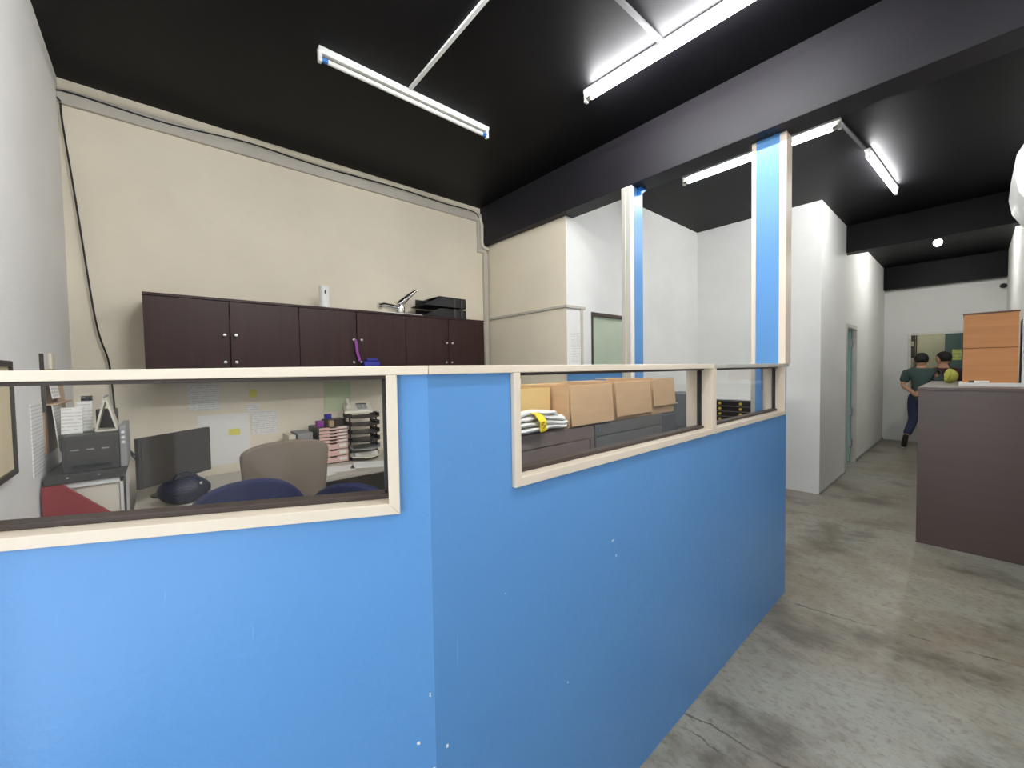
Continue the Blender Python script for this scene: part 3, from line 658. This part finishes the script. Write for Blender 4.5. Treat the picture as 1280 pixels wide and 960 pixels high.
# ---------------------------------------------------------------- steel cabinets and cartons along the partition
SY = 1.42
sc = [('brown grey steel cabinet under the coil of white cable', 1.10, 'taupe_steel'), ('grey steel cabinet under the two middle cartons', 1.868, 'grey_steel')]
for lab, x0, mt in sc:
    c = thing('steel_cabinet', lab, 'cabinet', (x0, SY, 0), 0, 'low steel cabinets behind the partition')
    obj('body', B(0, .76, .012, .42, 0, 1.165, bev=.002), mt, c)
    obj('back_plate', B(.006, .754, 0, .012, .06, 1.085, bev=.002), mt, c); obj('top_rail', B(.003, .757, .002, .012, 1.09, 1.16, bev=.002), mt, c)
    if mt == 'grey_steel':
        for zz in (.98, 1.13): obj('screw', lathe(bm_new(), [(.009, 0), (.009, -.005)], (.03, .0, zz), 10, 'y'), 'silver_knob', c)
    else: obj('panel_edge', B(.715, .72, -.003, 0, .06, 1.085), 'dark_grey_plastic', c)
c = thing('steel_cabinet', 'narrow grey steel cabinet under the carton nearest the post', 'cabinet', (2.632, SY, 0), 0, 'low steel cabinets behind the partition')
obj('body', B(0, .19, .012, .42, 0, 1.165, bev=.002), 'bluegrey_cabinet', c); obj('back_plate', B(.006, .184, 0, .012, .06, 1.15, bev=.002), 'bluegrey_cabinet', c)
def carton(label, x0, x1, y0, y1, z0, h, front=True, drop=.205, mat='cardboard'):
    c = thing('carton', label, 'box', (x0, y0, z0), 0, 'open cardboard cartons on the steel cabinets'); W, D = x1 - x0, y1 - y0; t = .005
    bm = B(0, W, 0, t, 0, h); bx(bm, 0, W, D - t, D, 0, h); bx(bm, 0, t, t, D - t, 0, h); bx(bm, W - t, W, t, D - t, 0, h); bx(bm, t, W - t, t, D - t, 0, t); obj('body', bm, mat, c)
    if front:
        obj('flap', prism(bm_new(), [(-.002, h + .002), (-.002 + t, h + .004), (-.014, h - drop), (-.014 - t, h - drop)], .004, W - .004, 'x'), mat, c)
    obj('flap', prism(bm_new(), [(D, h), (D + .004, h - .003), (D + .10, h - .005), (D + .097, h + .001)], .004, W - .004, 'x'), 'cardboard_inside', c)
    obj('flap', prism(bm_new(), [(W, h), (W + .004, h - .003), (W + .012, h - .19), (W + .008, h - .19)], .01, D - .01, 'y'), mat, c)
    return c
carton('open cardboard carton with a hanging flap beside the cable coil', 1.655, 2.045, SY + .01, SY + .38, 1.165, .222, drop=.215)
carton('open cardboard carton with a hanging flap in the middle of the row', 2.07, 2.475, SY + .01, SY + .38, 1.165, .228, drop=.205)
carton('cardboard carton with a doubled hanging flap nearest the post', 2.50, 2.80, SY + .01, SY + .38, 1.165, .240, drop=.185)
c2_ = carton('yellowish cardboard carton standing behind the white cable coil', 1.16, 1.632, SY + .125, SY + .40, 1.165, .215, False, mat='cardboard_inside')
# bundle of white cable with yellow tape
cb = thing('cable_coil', 'bundle of white cable wrapped with yellow tape on the steel cabinet', 'cable', (1.40, SY + .035, 1.179))
random.seed(3); n = 0
for k in range(30):
    a = bm_new(); row = k // 8; zz = .009 + row * .019; off = ((k % 8) - 3.5) * .0165 * (1 - .12 * row) + random.uniform(-.004, .004); pts = []
    for j in range(15):
        x = -.24 + (.44 + random.uniform(-.01, .03) * (j > 12)) * j / 14; f = 1 - abs(j - 6) / 8 * .3
        pts.append((x, off * f + .009 * math.sin(j * .8 + k * 1.7), zz * (1 if 1 < j < 13 else .75) + .008 * row * math.sin(PI * j / 14) + .004 * math.sin(j * 1.3 + k)))
    tube(a, pts, .0095, 6); obj('cable_strand', a, 'white_cable', cb, True)
t = bm_new()
prof_ = [(-.082, .0), (-.08, .05), (-.05, .088), (.0, .098), (.05, .088), (.08, .05), (.082, .0)]
for (a, b), (c_, d_) in zip(prof_, prof_[1:]): prism(t, [(a, b), (c_, d_), (c_ * .95, d_ * .95), (a * .95, b * .95)], -.035, .035, 'x')
tp = obj('tape', t, 'yellow_tape', cb); tp.rotation_euler = (0, 0, .35); tp.location = (-.02, .0, 0)
for k in range(5):
    q = obj('tape_mark', B(-.022 + (k % 3) * .013, -.010 + (k % 3) * .015, -.0835, -.079, .006 + k * .009, .010 + k * .009), 'ink', tp); q.rotation_euler = (0, 0, 0)
tub = thing('white_tub', 'white plastic tub peeking over the cartons', 'tub', (1.75, SY + .75, 0))
obj('tub_stand', B(-.35, .35, -.16, .2, 0, 1.165, bev=.003), 'grey_steel', tub)
obj('tub', prism(bm_new(), [(-.11, 1.165), (.11, 1.165), (.13, 1.42), (-.13, 1.42)], -.12, .12, 'y', bev=.006), 'white_plastic', tub)
# flat drawer cabinet and grey cabinet in the recess
fd = thing('flat_drawer_cabinet', 'black flat drawer cabinet with yellow knobs and white top against the recess wall', 'cabinet', (5.20, 1.50, 0))
obj('body', B(.012, .44, 0, .80, 0, 1.075), 'black_plastic', fd); obj('top_panel', B(0, .44, -.005, .805, 1.075, 1.09, bev=.002), 'white_plastic', fd)
for k in range(16):
    z0 = .055 + k * .0635; d = obj('drawer', B(0, .012, .006, .794, z0, z0 + .052, bev=.002), 'black_plastic', fd)
    obj('rail', B(.006, .014, .006, .794, z0 + .053, z0 + .061), 'grey_steel', d)
    for y in (.32, .555): obj('knob', lathe(bm_new(), [(.006, 0), (.006, -.012), (.017, -.015), (.017, -.022), (.006, -.026)], (0, y, z0 + .026), 12, 'x'), 'brass_yellow', d, True)
gc = thing('filing_cabinet', 'grey filing cabinet in the recess seen past the cartons', 'cabinet', (4.55, 2.10, 0))
obj('body', B(.01, .55, 0, .42, 0, 1.17, bev=.003), 'bluegrey_cabinet', gc)
for k in range(3):
    d = obj('drawer', B(0, .012, .01, .41, .03 + k * .38, .03 + k * .38 + .365, bev=.002), 'bluegrey_cabinet', gc); obj('handle', B(-.015, 0, .16, .26, .30 + k * .38, .315 + k * .38, bev=.003), 'silver_knob', d)

# ---------------------------------------------------------------- corridor counter
ct = thing('counter', 'dark brown laminate counter standing in the corridor', 'counter', (4.69, YR + .01, 0))
CT = 1.286; CD = .63
obj('front_panel', B(0, .02, 0, CD, 0, CT - .024), 'counter_laminate', ct)
obj('side_panel', B(.02, 1.72, CD - .02, CD, 0, CT - .024), 'counter_laminate', ct)
obj('back_panel', B(1.70, 1.72, 0, CD - .02, 0, CT - .024), 'counter_laminate', ct)
obj('top_panel', B(-.006, 1.73, -.005, CD + .006, CT - .024, CT, bev=.003), 'counter_laminate', ct)
tag(obj('board_stack', B(5.0, 5.45, -.315, .085, CT, CT + .03, bev=.002), 'paper_white'), 'white board stack under the orange wooden box', 'board')
ob = thing('wooden_box', 'orange wooden box with two stacked panels on the corridor counter', 'box', (5.05, -.225, CT + .03))
obj('body', B(.012, .32, 0, .29, 0, .565), 'orange_wood_dark', ob); obj('panel', B(0, .012, 0, .29, 0, .280, bev=.001), 'orange_wood', ob); obj('panel', B(0, .012, 0, .29, .284, .558, bev=.001), 'orange_wood', ob)
obj('top_panel', B(-.004, .325, -.004, .294, .558, .570, bev=.001), 'orange_wood_dark', ob)
small_box('tall white carton squeezed between the orange box and the wall', 5.20, -.285, CT + .03, .25, .085, .50, 'white_plastic')
mk = thing('marker_pen', 'white marker pen lying before the orange box', 'pen', (5.025, -.03, CT + .03)); obj('barrel', lathe(bm_new(), [(.008, -.05), (.009, .03)], (0, 0, .009), 10, 'y'), 'white_plastic', mk, True); obj('cap', lathe(bm_new(), [(.0095, .03), (.0095, .06)], (0, 0, .0095), 10, 'y'), 'dark_grey_plastic', mk, True)
yb = thing('soft_bag', 'lime yellow soft bag resting on the counter before the people', 'bag', (5.9, .15, CT))
obj('body', ellipsoid(bm_new(), (0, 0, .068), (.036, .050, .071), 22, lambda p: (p.x * (1 + .06 * math.sin(9 * p.z)), (p.y + .25 * p.z * p.z) * (1 - .10 * p.z + .05 * math.sin(7 * p.z + 3 * p.x)), max(p.z, -.95))), 'lime_yellow', yb, True)
obj('fold', tube(bm_new(), [(-.030, .030, .03), (-.036, .012, .06), (-.032, .004, .10), (-.018, .010, .128)], .004, 6), 'lime_yellow', yb, True)
# air conditioner on the right wall
ac = thing('air_conditioner', 'white split air conditioner on the right wall above the counter', 'air conditioner', (3.15, YR, 2.16))
P = [(0, 0.02), (.08, 0), (.13, .02), (.18, .07), (.215, .14), (.228, .22), (.222, .32), (.195, .375), (.14, .395), (0, .395)]
obj('case', prism(bm_new(), P, 0, .48, 'x', bev=.006), 'white_plastic', ac, True)
obj('side_cheek', prism(bm_new(), [(.01, .06), (.11, .05), (.15, .12), (.17, .22), (.15, .34), (.10, .375), (.01, .375)], -.006, .002, 'x', bev=.002), 'offwhite_plastic', ac)
obj('louver', prism(bm_new(), [(.06, -.012), (.14, .012), (.145, .02), (.06, -.004)], .03, .45, 'x'), 'grey_plastic', ac); obj('slot', prism(bm_new(), [(.05, .004), (.13, .022), (.14, .036), (.05, .02)], -.004, .47, 'x'), 'dark_grey_plastic', ac)
cm = thing('cctv_camera', 'small black dome camera high on the far wall', 'camera', (XF, -.30, 2.77)); obj('dome', ellipsoid(bm_new(), (-.05, 0, -.01), (.05, .045, .04), 14), 'black_plastic', cm, True); obj('mount', lathe(bm_new(), [(.03, 0), (.03, -.05)], (0, 0, .0), 12, 'x'), 'offwhite_plastic', cm, True)
# back room furniture seen through the far window
gd = thing('green_locker', 'dark green locker with a yellow notice in the room beyond the far window', 'locker', (11.95, -.30, 0))
obj('body', B(.012, .34, 0, .70, 0, 2.3), 'dark_green', gd); obj('door', B(0, .012, .005, .345, .05, 2.28, bev=.002), 'dark_green', gd); obj('door', B(0, .012, .355, .695, .05, 2.28, bev=.002), 'dark_green', gd)
obj('notice', B(-.003, 0, .47, .60, 1.54, 1.75), 'sign_printed', gd); obj('handle', B(-.03, 0, .36, .38, 1.1, 1.22), 'grey_plastic', gd)
sr = thing('shelf_rack', 'dark metal shelf rack in the room beyond the far window', 'shelf', (11.6, .80, 0))
for (x, y) in ((0, 0), (.38, 0), (0, .58), (.38, .58)): obj('upright', B(x, x + .02, y, y + .02, 0, 2.2), 'dark_grey_plastic', sr)
for z in (.3, .75, 1.2, 1.6, 1.95):
    s = obj('shelf_board', B(0, .40, 0, .60, z, z + .025), 'dark_grey_plastic', sr)
    for k in range(4): obj('shelf_box', B(.05, .33, .03 + k * .14, .145 + k * .14, z + .025, z + .2 + .04 * ((k * 7 + int(z * 10)) % 3)), ['brown_bead', 'grey_plastic', 'dark_green', 'dark_grey_plastic'][(k + int(z * 10)) % 4], s)

# ---------------------------------------------------------------- the two people
def skin_mesh(name, V, E_, mat, parent=None, root=0, sub=2):
    me = bpy.data.meshes.new(name); me.from_pydata([v[:3] for v in V], E_, []); o = bpy.data.objects.new(name, me); COL.objects.link(o)
    md = o.modifiers.new('skin', 'SKIN'); md.use_smooth_shade = True
    for i, v in enumerate(V):
        sv = me.skin_vertices[0].data[i]; r = v[3]; sv.radius = r if isinstance(r, tuple) else (r, r); sv.use_root = (i == root)
    o.modifiers.new('sub', 'SUBSURF').levels = sub; o.modifiers['sub'].render_levels = sub
    dg = bpy.context.evaluated_depsgraph_get(); ev = bpy.data.meshes.new_from_object(o.evaluated_get(dg))
    bpy.data.objects.remove(o); ev.materials.clear(); ev.materials.append(MATS[mat])
    for p in ev.polygons: p.use_smooth = True
    r = bpy.data.objects.new(name, ev); COL.objects.link(r)
    if parent: r.parent = parent
    return r
def person(label, loc, rz, shirt, J, hair_tilt=0, head_turn=0):
    """local frame: faces +x, left is +y. J overrides joint positions"""
    p = thing('person', label, 'person', loc, rz)
    D = dict(pel=(0, 0, .92), waist=(0, 0, 1.04), chest=(.01, 0, 1.22), neck=(.0, 0, 1.40), head=(.02, 0, 1.50),
             shL=(0, .165, 1.345), elL=(-.05, .225, 1.10), wrL=(-.13, .06, .965), haL=(-.145, .0, .945), shR=(0, -.165, 1.345), elR=(-.05, -.225, 1.10), wrR=(-.135, -.05, .985), haR=(-.15, .01, .97),
             hipL=(0, .09, .86), knL=(.03, .095, .47), anL=(0, .10, .09), toL=(.13, .11, .03), hipR=(0, -.09, .86), knR=(.03, -.095, .47), anR=(0, -.10, .09), toR=(.13, -.11, .03))
    D.update(J); g = D.get
    def lerp(a, b, t): return tuple(a[i] + (b[i] - a[i]) * t for i in range(3))
    # body: one continuous skinned figure with fingers
    V, E_ = [], []
    def add(pt, r, par=None):
        V.append(tuple(pt) + (r,)); i = len(V) - 1
        if par is not None: E_.append((par, i))
        return i
    pel = add(g('pel'), (.09, .085)); wa = add(g('waist'), (.125, .088), pel); ch = add(g('chest'), (.155, .105), wa); nb_ = add(lerp(g('chest'), g('neck'), .75), (.09, .07), ch)
    nk = add(g('neck'), .052, nb_); add(lerp(g('neck'), g('head'), .8), .055, nk)
    for S, sgn in (('L', 1), ('R', -1)):
        s = add(g('sh' + S), .050, nb_); e = add(g('el' + S), .042, s); w = add(g('wr' + S), .029, e); h = add(g('ha' + S), (.034, .018), w)
        hv = Vector(g('ha' + S)); dv = (hv - Vector(g('wr' + S))).normalized(); sd = Vector((0, 0, 1)).cross(dv).normalized().cross(dv)
        for f in range(4):
            b0 = hv + sd * (f - 1.5) * .019 + dv * .02; L = (.07, .078, .072, .058)[f]
            a1 = add(b0, .009, h); a2 = add(b0 + dv * L * .5 + Vector((.006, 0, 0)), .0085, a1); add(b0 + dv * L + Vector((.02, 0, 0)), .0075, a2)
        tb = hv - sd * .034 - dv * .005; a1 = add(tb, .010, h); add(tb - sd * .012 + dv * .04, .0085, a1)
        hp = add(g('hip' + S), .068, pel); k = add(g('kn' + S), .057, hp); a = add(g('an' + S), .038, k); add(g('to' + S), .03, a)
    body = skin_mesh('body', V, E_, 'skin', p)
    # head with nose, ears
    hx, hy, hz = g('head'); bm = bm_new(); bm.from_mesh(body.data)
    t = bmesh.new()
    hb = bm_new(); ellipsoid(hb, (0, 0, .035), (.098, .078, .118), 20, lambda q: (q.x * (1 if q.x < 0 else .92), q.y * (1 - .12 * max(0, -q.z)), q.z))
    ellipsoid(hb, (.095, 0, .025), (.018, .014, .026), 8); ellipsoid(hb, (.075, 0, -.025), (.014, .024, .008), 8); ellipsoid(hb, (.04, 0, -.055), (.045, .045, .03), 10)
    for s in (-1, 1): ellipsoid(hb, (0, s * .080, .025), (.022, .010, .033), 8)
    bmesh.ops.transform(hb, matrix=Matrix.Translation((hx, hy, hz)) @ Matrix.Rotation(head_turn, 4, 'Z'), verts=hb.verts)
    tm = bpy.data.meshes.new('t'); hb.to_mesh(tm); hb.free(); bm.from_mesh(tm); bpy.data.meshes.remove(tm); bm.to_mesh(body.data); bm.free(); t.free()
    for q in body.data.polygons: q.use_smooth = True
    def headpart(nm, b_, mt):
        bmesh.ops.transform(b_, matrix=Matrix.Translation((hx, hy, hz)) @ Matrix.Rotation(head_turn, 4, 'Z'), verts=b_.verts); return obj(nm, b_, mt, p, 'all')
    headpart('hair', ellipsoid(bm_new(), (-.012, 0, .062), (.108, .090, .105), 24, lambda q: (q.x * (1.0 if q.z > -.2 else .96), q.y, max(q.z, -.75 if q.x < .15 else .25))), 'hair_black')
    for s in (-1, 1): headpart('eye', ellipsoid(bm_new(), (.086, s * .032, .035), (.008, .011, .007), 8), 'hair_black')
    # shirt
    V, E_ = [], []; pl = lerp(g('pel'), g('waist'), -1.2)
    a0 = add(pl, (.192, .145)); a1 = add(g('waist'), (.172, .128), a0); a2 = add(g('chest'), (.178, .124), a1); a3 = add(lerp(g('chest'), g('neck'), .72), (.115, .085), a2); add(lerp(g('chest'), g('neck'), .92), .064, a3)
    for S in 'LR':
        s = add(g('sh' + S), .092, a3); add(lerp(g('sh' + S), g('el' + S), .45), .076, s); add(lerp(g('sh' + S), g('el' + S), .82), .070, len(V) - 1)
    skin_mesh('shirt', V, E_, shirt, p)
    V, E_ = [], []; a0 = add(lerp(g('pel'), g('waist'), .75), (.135, .115)); pe = add(g('pel'), (.150, .130), a0)
    for S in 'LR':
        h = add(g('hip' + S), .096, pe); k = add(g('kn' + S), .070, h); a = add(lerp(g('kn' + S), g('an' + S), .93), .058, k)
    skin_mesh('trousers', V, E_, 'jeans', p, root=1)
    for S in 'LR':
        an, to = Vector(g('an' + S)), Vector(g('to' + S)); d = (to - an); heel = an - Vector((d.x, d.y, 0)).normalized() * .045 + Vector((0, 0, -.045)) if to.z > 0 and an.z < .12 else an - d.normalized() * .05
        sh = skin_mesh('shoe', [tuple(heel) + (.036,), tuple((heel + to) / 2 + Vector((0, 0, .008))) + (.042,), tuple(to + d.normalized() * .05) + ((.040, .026),)], [(0, 1), (1, 2)], 'shoe_dark', p)
        skin_mesh('sole', [tuple(heel + Vector((0, 0, -.024))) + ((.034, .008),), tuple(to + d.normalized() * .05 + Vector((0, 0, -.02))) + ((.038, .008),)], [(0, 1)], 'shoe_white', sh)
    return p
person('person in a teal shirt and jeans, hands clasped behind the back', (9.85, .60, 0), 0, 'teal_shirt',
       dict(knL=(.02, .085, .50), anL=(-.16, .165, .22), toL=(-.13, .185, .08)))
person('person in a dark maroon shirt facing the far window', (10.30, .355, 0), .25, 'maroon_shirt',
       dict(elL=(.05, .23, 1.10), wrL=(.20, .20, .98), haL=(.25, .19, .97), elR=(.05, -.23, 1.10), wrR=(.2, -.2, .98), haR=(.25, -.19, .97), head=(.03, 0, 1.52)), head_turn=.7)
